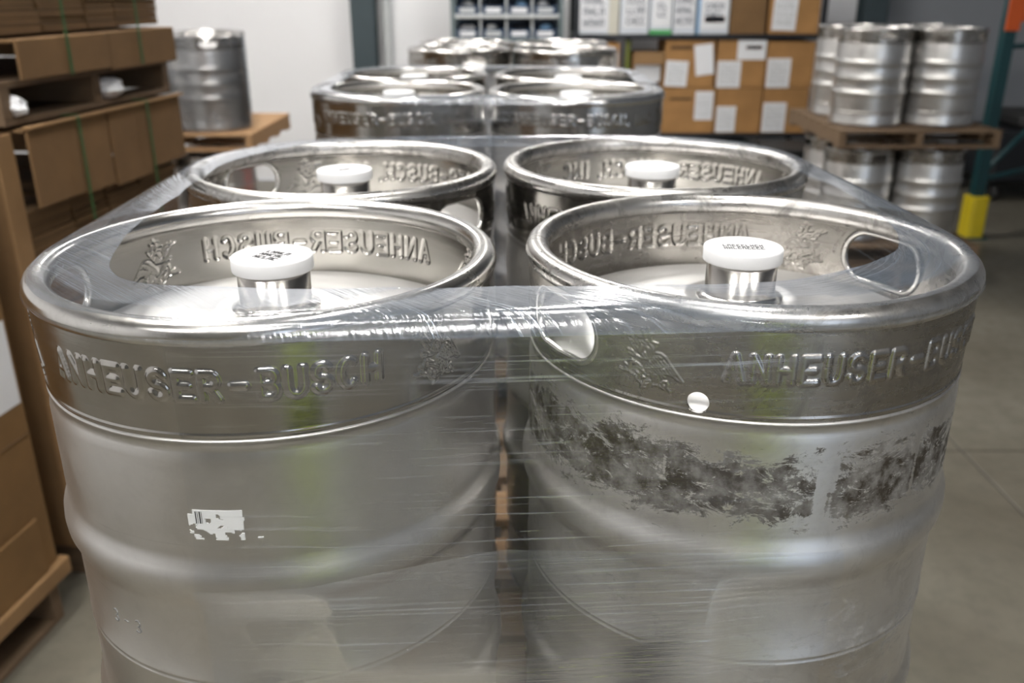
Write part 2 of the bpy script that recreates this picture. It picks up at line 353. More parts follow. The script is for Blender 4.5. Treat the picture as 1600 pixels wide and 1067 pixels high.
# pressed emblem: a spread eagle with a star above it, drawn as short strokes
EAG = [
 [(130, 230), (205, 265)], [(190, 220), (260, 280)], [(250, 240), (300, 290), (345, 345)], [(230, 295), (262, 328)], [(275, 310), (300, 335)], [(275, 355), (325, 418)], [(320, 370), (345, 400)],
 [(460, 140), (475, 190), (520, 200), (488, 230), (510, 285), (580, 296)], [(390, 180), (430, 185)], [(460, 140), (440, 190), (412, 215), (425, 255)], [(335, 250), (395, 262)], [(430, 280), (455, 290)],
 [(370, 310), (376, 314)], [(400, 305), (440, 330)], [(440, 355), (470, 365), (495, 460)], [(490, 325), (515, 345), (535, 410)], [(565, 325), (545, 375)], [(480, 370), (508, 435)], [(395, 350), (365, 430)], [(420, 350), (385, 440)],
 [(410, 455), (432, 488)], [(435, 430), (465, 475)],
 [(228, 428), (262, 440)], [(238, 465), (250, 478)], [(270, 435), (300, 450), (330, 480), (380, 495), (470, 495)], [(262, 470), (300, 490)],
 [(570, 402), (620, 402), (670, 435), (730, 510), (800, 600), (870, 680)], [(870, 680), (820, 668), (760, 630), (680, 622), (600, 625)],
 [(595, 440), (625, 455)], [(570, 455), (595, 470)], [(548, 478), (572, 495)], [(525, 500), (548, 518)], [(500, 525), (522, 538)], [(480, 550), (498, 562)], [(455, 570), (468, 578)],
 [(615, 495), (655, 530)], [(655, 485), (705, 525)], [(590, 520), (625, 550)], [(565, 535), (595, 565)], [(545, 555), (572, 578)], [(522, 572), (545, 592)], [(490, 592), (510, 602)],
 [(690, 555), (740, 612)], [(728, 555), (785, 615)], [(658, 575), (688, 605)], [(628, 582), (650, 608)], [(585, 590), (608, 612)], [(568, 608), (590, 628)], [(530, 622), (545, 632)], [(458, 602), (475, 610)], [(460, 628), (488, 652)], [(500, 630), (512, 640)],
 [(285, 545), (340, 592)], [(315, 605), (370, 615), (430, 650), (480, 680)], [(280, 550), (262, 600), (250, 650)],
 [(195, 605), (235, 625)], [(203, 660), (212, 664)], [(130, 680), (200, 690), (250, 685), (290, 712)], [(320, 712), (360, 765), (425, 815)], [(425, 815), (400, 845), (470, 825)],
 [(340, 670), (375, 690), (370, 740)], [(420, 718), (448, 722)], [(430, 790), (440, 755), (500, 738), (525, 750), (500, 775), (440, 800)],
 [(555, 660), (580, 740)], [(585, 655), (605, 735)], [(620, 640), (645, 682)], [(640, 635), (672, 668)], [(550, 785), (600, 768), (640, 790), (680, 802)],
 [(640, 730), (660, 710), (700, 715), (712, 745), (690, 775), (655, 770), (640, 740)], [(708, 790), (742, 825)], [(330, 560), (400, 600)], [(520, 650), (535, 720)]]
KH = .64; RC = .199
def collar_mesh(name, txt, tcen, eag, drain, nazi, rows, m, pit=.0192):
    r90 = math.pi * RC; n = nazi // 2
    ss = (np.arange(n) / n) * r90; zz = np.linspace(-.018, -.0925, rows + 1)
    Sg, Zg = np.meshgrid(ss, zz, indexing='ij')
    def field(segs, wdt):
        best = np.full(Sg.shape, 1e9)
        for (a, b) in segs:
            lo = min(a[0], b[0]) - wdt * 1.6; hi = max(a[0], b[0]) + wdt * 1.6
            i0, i1 = np.searchsorted(ss, lo), np.searchsorted(ss, hi)
            if i1 <= i0: continue
            X = Sg[i0:i1]; Z = Zg[i0:i1]; dx, dz = b[0] - a[0], b[1] - a[1]; L2 = dx * dx + dz * dz + 1e-12
            t = np.clip(((X - a[0]) * dx + (Z - a[1]) * dz) / L2, 0, 1)
            d = np.hypot(X - a[0] - t * dx, Z - a[1] - t * dz); best[i0:i1] = np.minimum(best[i0:i1], d)
        q = np.clip(1 - (best / wdt) ** 2, 0, 1); return q ** .75
    deg = RC * PI / 180
    H = .0016 * field(text_segs(txt, tcen * deg, -.0487, pit, .0112, .0205), .0036)
    es = []; k = 7.3e-5
    for ea, mir in eag:
        for st in EAG:
            P = [(ea * deg + mir * (x - 500) * k, -.0525 - (y - 490) * k) for x, y in st]
            es += [(P[i], P[i + 1]) for i in range(len(P) - 1)]
    H = np.maximum(H, .0010 * field(es, .00145))
    H = np.maximum(H, .0008 * np.clip(1 - np.abs(Zg + .089) / .0018, 0, 1))
    H = np.tile(H, (2, 1)); Z = np.tile(Zg, (2, 1)).copy(); A = np.arange(2 * n)[:, None] / (2 * n) * 2 * PI + 0 * Z
    A = A.copy(); S2 = np.vstack([Sg, Sg + r90]); per = 2 * r90
    sdf = np.full(S2.shape, 1e9); gs = np.zeros(S2.shape); gz = np.zeros(S2.shape)
    def hole(s0, z0, hl, r):
        nonlocal sdf, gs, gz
        dx = (S2 - s0 + per / 2) % per - per / 2; dz = Zg2 - z0
        qx = dx - np.clip(dx, -hl, hl); d = np.hypot(qx, dz) - r; L = np.hypot(qx, dz) + 1e-9
        m_ = d < sdf; sdf = np.where(m_, d, sdf); gs = np.where(m_, qx / L, gs); gz = np.where(m_, dz / L, gz)
    Zg2 = Z.copy()
    for q in (0, r90):
        hole(q, -.0505, .023, .0265)
        if drain: hole(q + 40.5 * deg, -.0815, 0, .0088)
    ins = sdf < 0
    near = ins & ((np.roll(~ins, 1, 0)) | (np.roll(~ins, -1, 0)) | (np.roll(~ins, 1, 1)) | (np.roll(~ins, -1, 1)) | np.roll(np.roll(~ins, 1, 0), 1, 1) | np.roll(np.roll(~ins, -1, 0), -1, 1) | np.roll(np.roll(~ins, 1, 0), -1, 1) | np.roll(np.roll(~ins, -1, 0), 1, 1))
    A = A - np.where(near, sdf * gs / RC, 0); Z = Z - np.where(near, sdf * gz, 0)
    R0 = .2003 + (Z + .02) * .035
    VS = []; FS = []; nA = 2 * n; m1 = rows + 1
    I, J = np.meshgrid(np.arange(nA), np.arange(rows), indexing='ij'); I2 = (I + 1) % nA
    allin = ins[I, J] & ins[I2, J] & ins[I, J + 1] & ins[I2, J + 1]; keep = ~allin
    base = 0
    for off, flip in ((0, False), (-.0025, True)):
        R = R0 + off + H; VS.append(np.stack([R * np.sin(A), -R * np.cos(A), Z + KH], -1).reshape(-1, 3))
        a = I * m1 + J; b = I2 * m1 + J; c_ = I2 * m1 + J + 1; d_ = I * m1 + J + 1
        F = np.stack([a, d_, c_, b] if not flip else [a, b, c_, d_], -1)[keep] + base; FS.append(F); base += nA * m1
    V = np.concatenate(VS); F = np.concatenate(FS)
    me = bpy.data.meshes.new(name); me.vertices.add(len(V)); me.vertices.foreach_set('co', V.ravel())
    me.loops.add(F.size); me.loops.foreach_set('vertex_index', F.ravel().astype(np.int32))
    me.polygons.add(len(F)); me.polygons.foreach_set('loop_start', (np.arange(len(F)) * 4).astype(np.int32))
    me.polygons.foreach_set('use_smooth', np.ones(len(F), bool)); me.update(calc_edges=True); me.validate()
    me.materials.append(m); return me
AB = 'ANHEUSER-BUSCH'; ABI = 'ANHEUSER-BUSCH, INC.'
c_drain = collar_mesh('collar', AB, 82.5, [(29, 1), (142, 1)], True, 2100, 112, M['collar_worn'], .0184)
c_plain = collar_mesh('collar', AB, 86, [(27, 1), (141, 1)], False, 1500, 84, M['collar'])
c_inc = collar_mesh('collar', ABI, 91, [(27, 1), (154, 1)], False, 900, 50, M['collar'])
c_far = collar_mesh('collar', AB, 86, [], False, 160, 10, M['collar_worn'])

def keg_prof():
    t = [(.1955, -.0925), (.1985, -.0935), (.1988, -.0955), (.1962, -.0965), (.1978, -.104), (.1990, -.112), (.1991, -.194), (.1999, -.200), (.2026, -.207), (.2046, -.213), (.2053, -.221), (.2046, -.229), (.2022, -.236), (.1994, -.241), (.1986, -.247), (.1984, -.3145), (.1994, -.3165), (.1994, -.3185), (.1980, -.320)]
    up = t; dn = [(r, -KH - z) for r, z in reversed(t[:-1])]
    P = up + dn
    P += [(.1965, -.56), (.1975, -.61), (.2005, -.622), (.200, -.632), (.192, -.6395), (.184, -.632), (.186, -.61), (.19, -.55)]
    return [(r, z + KH) for r, z in P]
def body_mesh(m, n=160): return MB().rev(keg_prof(), n).mesh('barrel', m)
def rim_mesh(m, n=160):
    pr = [(.192 + .0112 * math.cos(a), KH - .0112 + .0112 * math.sin(a)) for a in [2 * PI * k / 20 for k in range(20)]]
    return MB().rev(pr, n, closed=True).mesh('rim', m)
def dome_mesh(m, n=120):
    pr = [(.1975, -.093), (.193, -.0865), (.188, -.083), (.175, -.0775), (.15, -.071), (.12, -.065), (.085, -.0605), (.060, -.058), (.055, -.0555), (.048, -.055), (.043, -.058), (.036, -.059), (.0, -.059)]
    return MB().rev([(r, z + KH) for r, z in pr], n).mesh('top_dome', m)
def neck_mesh(m):
    pr = [(.040, -.060), (.040, -.055), (.0345, -.053), (.0325, -.051), (.0325, -.015), (.030, -.014), (.0, -.014)]
    return MB().rev([(r, z + KH) for r, z in pr], 64).mesh('valve_neck', m)
def cap_mesh(m):
    pr = [(.0335, -.021), (.0362, -.021), (.0366, -.020), (.0366, -.0095), (.0358, -.0083), (.034, -.0080), (.0328, -.0088), (.031, -.0090), (0, -.0090)]
    return MB().rev([(r, z + KH) for r, z in pr], 72).mesh('dust_cap', m)
def lip_mesh(m):
    b = MB()
    for s0 in (0,):
        pts = []
        for k in range(56):
            t = 2 * PI * k / 56; dx = .0265 * math.cos(t) + (.023 if math.cos(t) > 1e-6 else -.023 if math.cos(t) < -1e-6 else 0); dz = .0265 * math.sin(t)
            a = s0 + dx / RC; r = .1965
            pts.append((r * math.sin(a), -r * math.cos(a), KH - .0505 + dz))
        b.tube(pts, .0036, 10, closed=True)
    return b.mesh('handle_lip', m)
def bars(rows, cols, w_, h_, seed, z, ang=0, gap=.25):
    r = random.Random(seed); b = MB(); R = Matrix.Rotation(ang, 4, 'Z')
    for i in range(rows):
        x = -w_ / 2; y = h_ / 2 - (i + .5) * h_ / rows; hh = h_ / rows * (1 - gap) / 2; cw = w_ / cols
        for j in range(cols):
            k = r.choice((0, 1, 2, 3)); x0 = x + j * cw + cw * .1; x1 = x + (j + 1) * cw - cw * .1; t = cw * .24
            b.box(x0, x0 + t, y - hh, y + hh, z, z + .0003, M=R)
            if k in (1, 3): b.box(x1 - t, x1, y - hh, y + hh, z, z + .0003, M=R)
            if k in (1, 2): b.box(x0, x1, y + hh - hh * .4, y + hh, z, z + .0003, M=R)
            if k in (0, 2): b.box(x0, x1, y - hh, y - hh + hh * .4, z, z + .0003, M=R)
            if k == 3: b.box(x0, x1, y - hh * .2, y + hh * .2, z, z + .0003, M=R)
    return b
MESH = dict(body=body_mesh(M['body']), body_dirty=body_mesh(M['body_dirty']), rim=rim_mesh(M['rim']), rim_worn=rim_mesh(M['rim_worn']),
            dome=dome_mesh(M['dome']), neck=neck_mesh(M['neck']), cap=cap_mesh(M['cap']), lip=lip_mesh(M['rim']))
def keg(x, y, z, rot, label, group, collar=c_inc, body='body', rim='rim', ink=None, sr=1, sz=1, cap=True):
    t = thing('keg', label, 'keg', (x, y, z), math.radians(rot), group); t.scale = (sr, sr, sz)
    link('barrel', MESH[body], t); cl = link('collar', collar, t); link('rim', MESH[rim], t)
    if collar is not c_far: link('handle_lip', MESH['lip'], cl); link('handle_lip', MESH['lip'], cl, rz=PI)
    link('top_dome', MESH['dome'], t); link('valve_neck', MESH['neck'], t)
    if cap:
        cp = link('dust_cap', MESH['cap'], t)
        if ink:
            rows, cols, w_, h_, ang = ink
            o = bars(rows, cols, w_, h_, 5 + cols, KH - .0089, 0).build('printed_lettering', M['ink'], cp); o['kind'] = 'stuff'
            o.rotation_euler = (0, 0, math.radians(ang - rot))
    return t
LH = .12; Z1 = LH; Z2 = LH + KH + LH
GF = 'full size kegs in two columns on shrink wrapped pallets'
k1L = keg(-.217, .782, Z2, -88, 'front left steel keg, clean satin barrel with torn white sticker remains', GF, c_plain, 'body', 'rim', (3, 5, .027, .027, -28))
k1R = keg(.216, .810, Z2, -62, 'front right steel keg, barrel heavily stained brown below its collar', GF, c_drain, 'body_dirty', 'rim_worn', (2, 9, .038, .018, -4))
k2L = keg(-.223, 1.193, Z2, 55, 'left steel keg of the second row, directly behind the clean front keg', GF, c_inc, 'body', 'rim_worn', (2, 6, .018, .010, 40))
k2R = keg(.191, 1.22, Z2, 76, 'right steel keg of the second row, directly behind the stained keg', GF, c_inc, 'body', 'rim_worn', (1, 7, .022, .005, 0))
rows = [(-.264, 2.161, -91, 'left', 'third'), (.149, 2.144, -88, 'right', 'third'), (-.27, 2.575, -40, 'left', 'fourth'), (.155, 2.56, -60, 'right', 'fourth'),
        (-.208, 3.704, 20, 'left', 'fifth'), (.206, 3.65, 50, 'right', 'fifth'), (-.2, 4.125, 10, 'left', 'sixth, farthest'), (.21, 4.075, 65, 'right', 'sixth, farthest')]
far = []
for x, y, r, side, nm in rows:
    k = keg(x, y, Z2, r, '%s steel keg of the %s row from the front, blurred' % (side, nm), GF, c_inc, 'body', 'rim'); far.append(k)
MB().rev([(0, 0), (.022, 0), (.022, .002), (0, .003)], 24).build('white_tag', M['paper'], far[5])
o = far[5].children[-1]; o.rotation_euler = (PI / 2, 0, math.radians(-40 - 50)); a = math.radians(-40 - 50); o.location = (.199 * math.sin(a), -.199 * math.cos(a), KH - .075); o.scale = (1, .8, 1)
# lower layer under the upper pallets
allk = [(-.217, .782), (.216, .810), (-.223, 1.193), (.191, 1.22)] + [(r[0], r[1]) for r in rows]
for i, (x, y) in enumerate(allk):
    keg(x, y, Z1, 30 * i, 'hidden lower layer keg under the %s keg of the %s row' % (('left', 'right')[i % 2], ('first', 'second', 'third', 'fourth', 'fifth', 'sixth')[i // 2]), 'lower layer kegs beneath the upper pallets', c_far, 'body', 'rim')

# details on the front left barrel: torn sticker and stencilled mark
def on_cyl(azd, zr, r=.1990):  # local to a keg with rotation h0
    a = math.radians(azd); return (r * math.sin(a), -r * math.cos(a), KH + zr)
def sticker():
    b = MB(); h0 = -88; n1, n2 = 64, 26
    for i in range(n1):
        for j in range(n2):
            u = i / n1; v = j / n2; az = -8.5 + u * 19.5; z = -.1515 - v * .026
            hole = noise.fractal(Vector((u * 6.0, v * 3.2, 3.3)), 1.0, 2.0, 4) 
            lim = .17 - .35 * max(0, u - .42) - (.5 if u > .62 else 0) + (.6 if (u < .16 and v < .45) else 0)
            if u < .05 and (v < .12 or v > .9): continue
            if hole > lim: continue
            q = []
            for du, dv in ((0, 0), (1, 0), (1, 1), (0, 1)):
                q.append(on_cyl(-8.5 + (i + du) / n1 * 19.5 - h0, -.1515 - (j + dv) / n2 * .026, .1997))
            q2 = [on_cyl(-8.5 + (i + du) / n1 * 19.5 - h0, -.1515 - (j + dv) / n2 * .026, .1990) for du, dv in ((0, 0), (1, 0), (1, 1), (0, 1))]
            b.add(q + q2, [(0, 1, 2, 3), (4, 7, 6, 5), (0, 4, 5, 1), (1, 5, 6, 2), (2, 6, 7, 3), (3, 7, 4, 0)])
    s = b.build('torn_sticker', M['paper2'], k1L); tag(s, 'torn white sticker remains with a scrap of barcode')
    c = MB()
    for k, (a0, wd) in enumerate(((-6.7, .25), (-6.2, .12), (-5.8, .3), (-5.3, .12))):
        q = [on_cyl(a - h0, z, .19995) for a, z in ((a0, -.1525), (a0 + wd, -.1525), (a0 + wd, -.163), (a0, -.163))]
        c.add(q + [tuple(p[0] * .9985 if i < 2 else p[2] for i in range(3)) for p in ()], [(0, 1, 2, 3)])
        b2 = [on_cyl(a - h0, z, .1990) for a, z in ((a0, -.1525), (a0 + wd, -.1525), (a0 + wd, -.163), (a0, -.163))]
        c.add(b2, [(3, 2, 1, 0)])
    c.build('barcode', M['ink'], s)
    t = MB(); segs = text_segs('3-3', 0, 0, .0135, .0065, .012)
    for (p, q) in segs:
        P = [on_cyl(-32.5 - h0 + (pp[0] / .1976) * 180 / PI, -.279 + pp[1], .1984) for pp in (p, q)]
        t.tube(P, .0009, 6)
    t.build('stencilled_number', M['stencil'], k1L)
sticker()

# ------------------------------------------------------------------ pallets
def pallet(x0, x1, y0, y1, z, label, group=None, m='wood', rz=0, h=.14, along='y'):
    cx, cy = (x0 + x1) / 2, (y0 + y1) / 2; W, L = (x1 - x0), (y1 - y0)
    t = thing('pallet', label, 'pallet', (cx, cy, z), rz, group)
    s = h / .14; nb = 8; bw = .095
    sb = MB().bbox(-bw / 2, bw / 2, -W / 2, W / 2, 0, .017, .002).mesh('deck_board', M[m])
    # deck boards run across x, stringers along y (the forklift openings face the front)
    db = MB().bbox(-W / 2, W / 2, -bw / 2, bw / 2, 0, .017, .002).mesh('deck_board', M[m])
    db_light = MB().bbox(-W / 2, W / 2, -bw / 2, bw / 2, 0, .017, .002).mesh('deck_board', M['wood'])
    st = MB().bbox(-.02, .02, -L / 2, L / 2, 0, h - .034, .002).mesh('stringer', M[m])
    for k in range(nb):
        yy = -L / 2 + bw / 2 + k * (L - bw) / (nb - 1)
        link('deck_board', db_light if (m == 'wood_dark' and k in (4, 5) and 'front wrapped' in label) else db, t, (0, yy, h - .017))
    for k in range(4): link('bottom_board', db, t, (0, -L / 2 + bw / 2 + k * (L - bw) / 3, 0))
    for xx in (-W / 2 + .021, 0, W / 2 - .021): link('stringer', st, t, (xx, 0, .017))
    return t
for i, (y0, y1, nm, xo) in enumerate(((.59, 1.72, 'front', 0), (1.955, 3.10, 'middle', -.055), (3.46, 4.62, 'rear', 0))):
    pallet(-.47 + xo, .47 + xo, y0, y1, Z2 - LH, 'wooden pallet under the upper kegs of the %s wrapped stack' % nm, 'pallets under the wrapped kegs', 'wood_dark', h=LH)
    pallet(-.47 + xo, .47 + xo, y0, y1, 0, 'wooden pallet on the floor under the %s wrapped stack' % nm, 'pallets under the wrapped kegs', h=LH)

# ------------------------------------------------------------------ stretch film round the kegs
def hull(circs, R):
    pts = []
    for cx, cy in circs: pts += [(cx + R * math.cos(2 * PI * k / 180), cy + R * math.sin(2 * PI * k / 180)) for k in range(180)]
    pts = sorted(set(pts))
    def half(ps):
        h = []
        for p in ps:
            while len(h) >= 2 and (h[-1][0] - h[-2][0]) * (p[1] - h[-2][1]) - (h[-1][1] - h[-2][1]) * (p[0] - h[-2][0]) <= 0: h.pop()
            h.append(p)
        return h
    a = half(pts); b = half(pts[::-1]); return a[:-1] + b[:-1]
def resample(loop, n):
    P = [Vector((*p, 0)) for p in loop]; P.append(P[0]); L = [0]
    for i in range(len(P) - 1): L.append(L[-1] + (P[i + 1] - P[i]).length)
    res = []; j = 0
    for k in range(n):
        s = L[-1] * k / n
        while L[j + 1] < s: j += 1
        res.append(P[j].lerp(P[j + 1], (s - L[j]) / max(1e-9, L[j + 1] - L[j])))
    return res, L[-1]
def grid(name, m, rows_, uvs, closed=True, parent=None, loose=None, skip=True):
    nr = len(rows_); nc = len(rows_[0]); V = [p for r in rows_ for p in r]; F = []; U = []
    for i in range(nr - 1):
        for j in range(nc - 1):
            if loose is not None and skip and max(loose[0][j], loose[0][j + 1]) < .05: continue
            F.append((i * nc + j, i * nc + j + 1, (i + 1) * nc + j + 1, (i + 1) * nc + j)); U += [uvs[i][j], uvs[i][j + 1], uvs[i + 1][j + 1], uvs[i + 1][j]]
    me = bpy.data.meshes.new(name); me.from_pydata([tuple(v) for v in V], [], F); l = me.uv_layers.new(name='UVMap')
    l.data.foreach_set('uv', [c for q in U for c in q]); me.polygons.foreach_set('use_smooth', [True] * len(F)); me.materials.append(m); me.update()
    at = me.attributes.new('loose', 'FLOAT', 'POINT'); at.data.foreach_set('value', [1.0] * len(V) if loose is None else [x for r in loose for x in r])
    return link(name, me, parent)
def wrap(circs, inner, ztop, label, seed, inner_off=.045):
    cx = sum(c[0] for c in circs) / 4; cy = sum(c[1] for c in circs) / 4
    H = hull(circs, .2045); P, L = resample(H, 480); P.append(P[0].copy())
    t = thing('stretch_film', label, 'plastic film', (cx, cy, 0))
    o_ = Vector((cx, cy, 0))
    KP = [(z, r) for r, z in keg_prof() if r > .195 and z > .02]; KP.sort()
    kz = [Z2 + a for a, b in KP]; kr = [b for a, b in KP]
    def prof(z): return .2036 if z > ztop - .022 else (.2005 if z > ztop - .094 else float(np.interp(z, kz, kr)))
    con = []
    for p in P:
        d = min(abs(math.hypot(p.x - c[0], p.y - c[1]) - .2045) for c in circs); con.append(max(0.0, 1 - d / .010))
    fr_ = [1 - c for c in con]
    lo = [sum(fr_[(q + k) % 480] for k in range(-12, 13)) / 25 for q in range(481)]
    lo = [min(1, .015 + 1.15 * v) for v in lo]
    def hug(z): return [(.2045 - prof(z) - .0008) * c for c in con]
    def ring(inset, z, wob=0):
        ins = hug(z)
        return [p_ - (P[q] - o_).normalized() * ins[q] for q, p_ in enumerate(ring0(inset, z, wob))]
    def ring0(inset, z, wob=0):
        return [Vector((p.x - cx, p.y - cy, z + wob * noise.noise(Vector((p.x * 3, p.y * 3, seed))))) * 1 + (-(p - o_).normalized() * inset) for p in P]
    us = [L * k / 480 for k in range(481)]
    # side sheet
    rz_ = [ztop - .012 - k * .74 / 90 for k in range(91)]
    R_ = [ring(0, z) for z in rz_]; grid('side_sheet', M['film'], R_, [[(u, z) for u in us] for z in rz_], parent=t, loose=[lo] * 91)
    # gathered band at the very top edge
    rz_ = [ztop - .010 - k * .050 / 9 for k in range(10)]
    R_ = [ring(-.0008, z, .010) for z in rz_]; grid('gathered_band', M['film_band'], R_, [[(u, z) for u in us] for z in rz_], parent=t, loose=[[v * (1 - k / 9) for v in lo] for k in range(10)])
    # lower second layer with an uneven upper edge
    R_ = []; U_ = []
    for k in range(60):
        row = []; ur = []
        for q, p in enumerate(P):
            x = p.x - cx; e = ztop - .193 - .028 * min(1, max(0, -x) / .15) - .012 * min(1, max(0, x) / .3) + .003 * math.sin(us[q] * 9)
            z = e - k * (.50) / 59; d = (p - o_).normalized() * (.0012 - (.2045 - prof(z) - .0008) * con[q])
            row.append(Vector((p.x - cx, p.y - cy, z)) + d); ur.append((us[q] + 3, z))
        R_.append(row); U_.append(ur)
    grid('lower_layer', M['film'], R_, U_, parent=t, loose=[lo] * 60)
    R2 = []; U2 = []
    for k in range(9):
        R2.append([Vector((a.x, a.y, R_[0][q].z - k * .0045)) + (P[q] - o_).normalized() * .0008 for q, a in enumerate(R_[min(59, k // 2)])]); U2.append([(u + 1.7, R2[-1][q].z) for q, u in enumerate(us)])
    grid('lower_gathered_band', M['film_band'], R2, U2, parent=t, loose=[[v * (1 - k / 8) for v in lo] for k in range(9)])
    # top flap folded inwards over the rims
    def polar(loop):
        A = sorted((math.atan2(y - cy, x - cx), math.hypot(x - cx, y - cy)) for x, y in loop)
        xs = [a for a, r in A]; rs = [r for a, r in A]
        xs = [xs[-1] - 2 * PI] + xs + [xs[0] + 2 * PI]; rs = [rs[-1]] + rs + [rs[0]]
        return lambda a: float(np.interp(a, xs, rs))
    fo = polar([(p.x, p.y) for p in resample(hull(circs, .2042), 900)[0]])
    fi = polar(inner) if inner else (lambda a: fo(a) - inner_off)
    n = 540; an = [-PI + 2 * PI * k / n for k in range(n + 1)]
    ri = np.array([fi(a) for a in an[:-1]]); 
    for _ in range(5): ri = (np.roll(ri, 1) + ri * 2 + np.roll(ri, -1)) / 4
    ro = np.array([fo(a) for a in an[:-1]]); ri = np.minimum(ri, ro - .004); ri = np.append(ri, ri[0]); ro = np.append(ro, ro[0])
    R_ = []; U_ = []; LO = []
    for k, (f, dz) in enumerate(((0, -.014), (.06, -.004), (.13, .001), (.18, .002), (.24, .0025), (.30, .0025), (.36, .0025), (.45, .0023), (.55, .002), (.7, .0018), (.85, .0012), (1, .0005))):
        row = []; ur = []
        for q, a in enumerate(an):
            wd = ro[q] - ri[q]; ins = min(wd, .09) * f if f < .2 else wd * f
            r = ro[q] - min(ins, wd); row.append(Vector((r * math.cos(a), r * math.sin(a), ztop + dz))); ur.append((a * .5, r + .15 * math.sin(a * 2)))
        R_.append(row); U_.append(ur); lr = []
        for v in row:
            dd = min(math.hypot(v.x + cx - c[0], v.y + cy - c[1]) for c in circs); lr.append(1.0 if dd < .178 or dd > .206 else .25)
        LO.append(lr)
    grid('top_flap', M['film_top'], R_, U_, parent=t, loose=LO, skip=False)
    b = MB(); b.tube([p for p in R_[-1][:-1]], .0011, 6, closed=True); e = b.build('rolled_edge', M['film_edge'], t)
    return t
circ1 = [(-.217, .782), (.216, .810), (-.223, 1.193), (.191, 1.22)]
inner1 = [(0, .665), (.1, .668), (.223, .679), (.294, .72), (.34, .765), (.362, .818), (.375, .9), (.378, .977), (.365, 1.10), (.362, 1.145), (.37, 1.2), (.355, 1.29), (.31, 1.35), (.2, 1.385), (0, 1.40), (-.2, 1.385), (-.31, 1.335), (-.36, 1.25), (-.38, 1.18), (-.376, 1.1), (-.371, .99), (-.37, .916), (-.366, .856), (-.353, .78), (-.335, .715), (-.314, .684), (-.287, .668), (-.22, .662), (-.1, .66)]
wrap(circ1, inner1, Z2 + KH, 'clear stretch film wrapped around the four nearest kegs', 1.0)
circ2 = [(r[0], r[1]) for r in rows[:4]]
wrap(circ2, None, Z2 + KH, 'clear stretch film wrapped around the third and fourth row kegs', 4.0, .05)

# ------------------------------------------------------------------ kegs stacked in the background
gR = 'kegs stacked two high at the right'; gL = 'kegs stacked two high at the left'
for k, (x, y, nm) in enumerate(((2.145, 5.58, 'front left'), (2.577, 5.58, 'front right'), (2.165, 6.02, 'back left'), (2.60, 6.02, 'back right'))):
    keg(x, y, .969, 40 * k, '%s keg on top of the pallet stack beside the teal rack' % nm, gR, c_far, 'body', 'rim', sr=1.04, sz=.861)
    keg(x, y, .278, 40 * k + 15, '%s keg in the lower layer of the right stack' % nm, gR, c_far, 'body', 'rim', sr=1.04, sz=.861)
for z, nm in ((0, 'bottom pallet on the floor under the right keg stack'), (.139, 'second pallet up under the right keg stack'), (.863, 'brown pallet between the two keg layers at the right')):
    pallet(1.90, 2.84, 5.27, 6.30, z, nm, 'pallets in the right keg stack', 'wood_dark', h=.139 if z < .5 else .105)
for k, (x, y, nm) in enumerate(((-1.786, 5.51, 'front right'), (-2.212, 5.51, 'front left'), (-1.915, 5.95, 'back right'))):
    keg(x, y, .953, 40 * k + 200, '%s keg on top of the wrapped stack by the white wall' % nm, gL, c_far, 'body', 'rim', sr=1.03, sz=.83)
    keg(x, y, .273, 40 * k + 15, '%s keg in the lower layer of the left stack' % nm, gL, c_far, 'body', 'rim', sr=1.03, sz=.83)
for z, nm in ((0, 'bottom pallet on the floor under the left keg stack'), (.136, 'second pallet up under the left keg stack'), (.850, 'wooden pallet between the two keg layers at the left')):
    pallet(-2.45, -1.50, 5.24, 6.18, z, nm, 'pallets in the left keg stack', h=.136 if z < .5 else .102)
def simple_wrap(circs, R, z0, z1, label):
    cx = sum(c[0] for c in circs) / len(circs); cy = sum(c[1] for c in circs) / len(circs)
    P, L = resample(hull(circs, R), 240); P.append(P[0].copy()); t = thing('stretch_film', label, 'plastic film', (cx, cy, 0))
    rz_ = [z0 + (z1 - z0) * k / 12 for k in range(13)]
    grid('side_sheet', M['film_band'], [[Vector((p.x - cx, p.y - cy, z)) for p in P] for z in rz_], [[(L * k / 240, z * .4) for k in range(241)] for z in rz_], parent=t)
simple_wrap([(-1.786, 5.51), (-2.212, 5.51), (-1.915, 5.95)], .218, .955, 1.48, 'hazy stretch film around the keg stack by the white wall')

# ------------------------------------------------------------------ cardboard stacks at the left
ang = math.radians(8); FD = Vector((math.sin(ang), math.cos(ang), 0)); FP = Vector((-1.34, 2.1, 0))
rzs = -ang   # local y runs along the face, local -x goes behind it
def fm(s, back=0): return FP + FD * s + Vector((-math.cos(ang), math.sin(ang), 0)) * back
def bundle(s0, s1, z0, z1, back, depth, label, group, seed, m='card_edge'):
    r = random.Random(seed); p = fm(s0, back)
    t = thing('carton_bundle', label, 'cardboard', (p.x, p.y, z0), rzs, group)
    n = max(6, int((z1 - z0) / .018)); b = MB(); h = (z1 - z0) / n
    for k in range(n):
        j = r.uniform(-.006, .006); b.box(-depth, j, r.uniform(0, .005), s1 - s0 - r.uniform(0, .006), k * h, (k + 1) * h - .0012)
    o = b.build('flattened_cartons', M[m], t); o['kind'] = 'stuff'
    return t
gB = 'bundles of flattened cartons on the far left pallets'
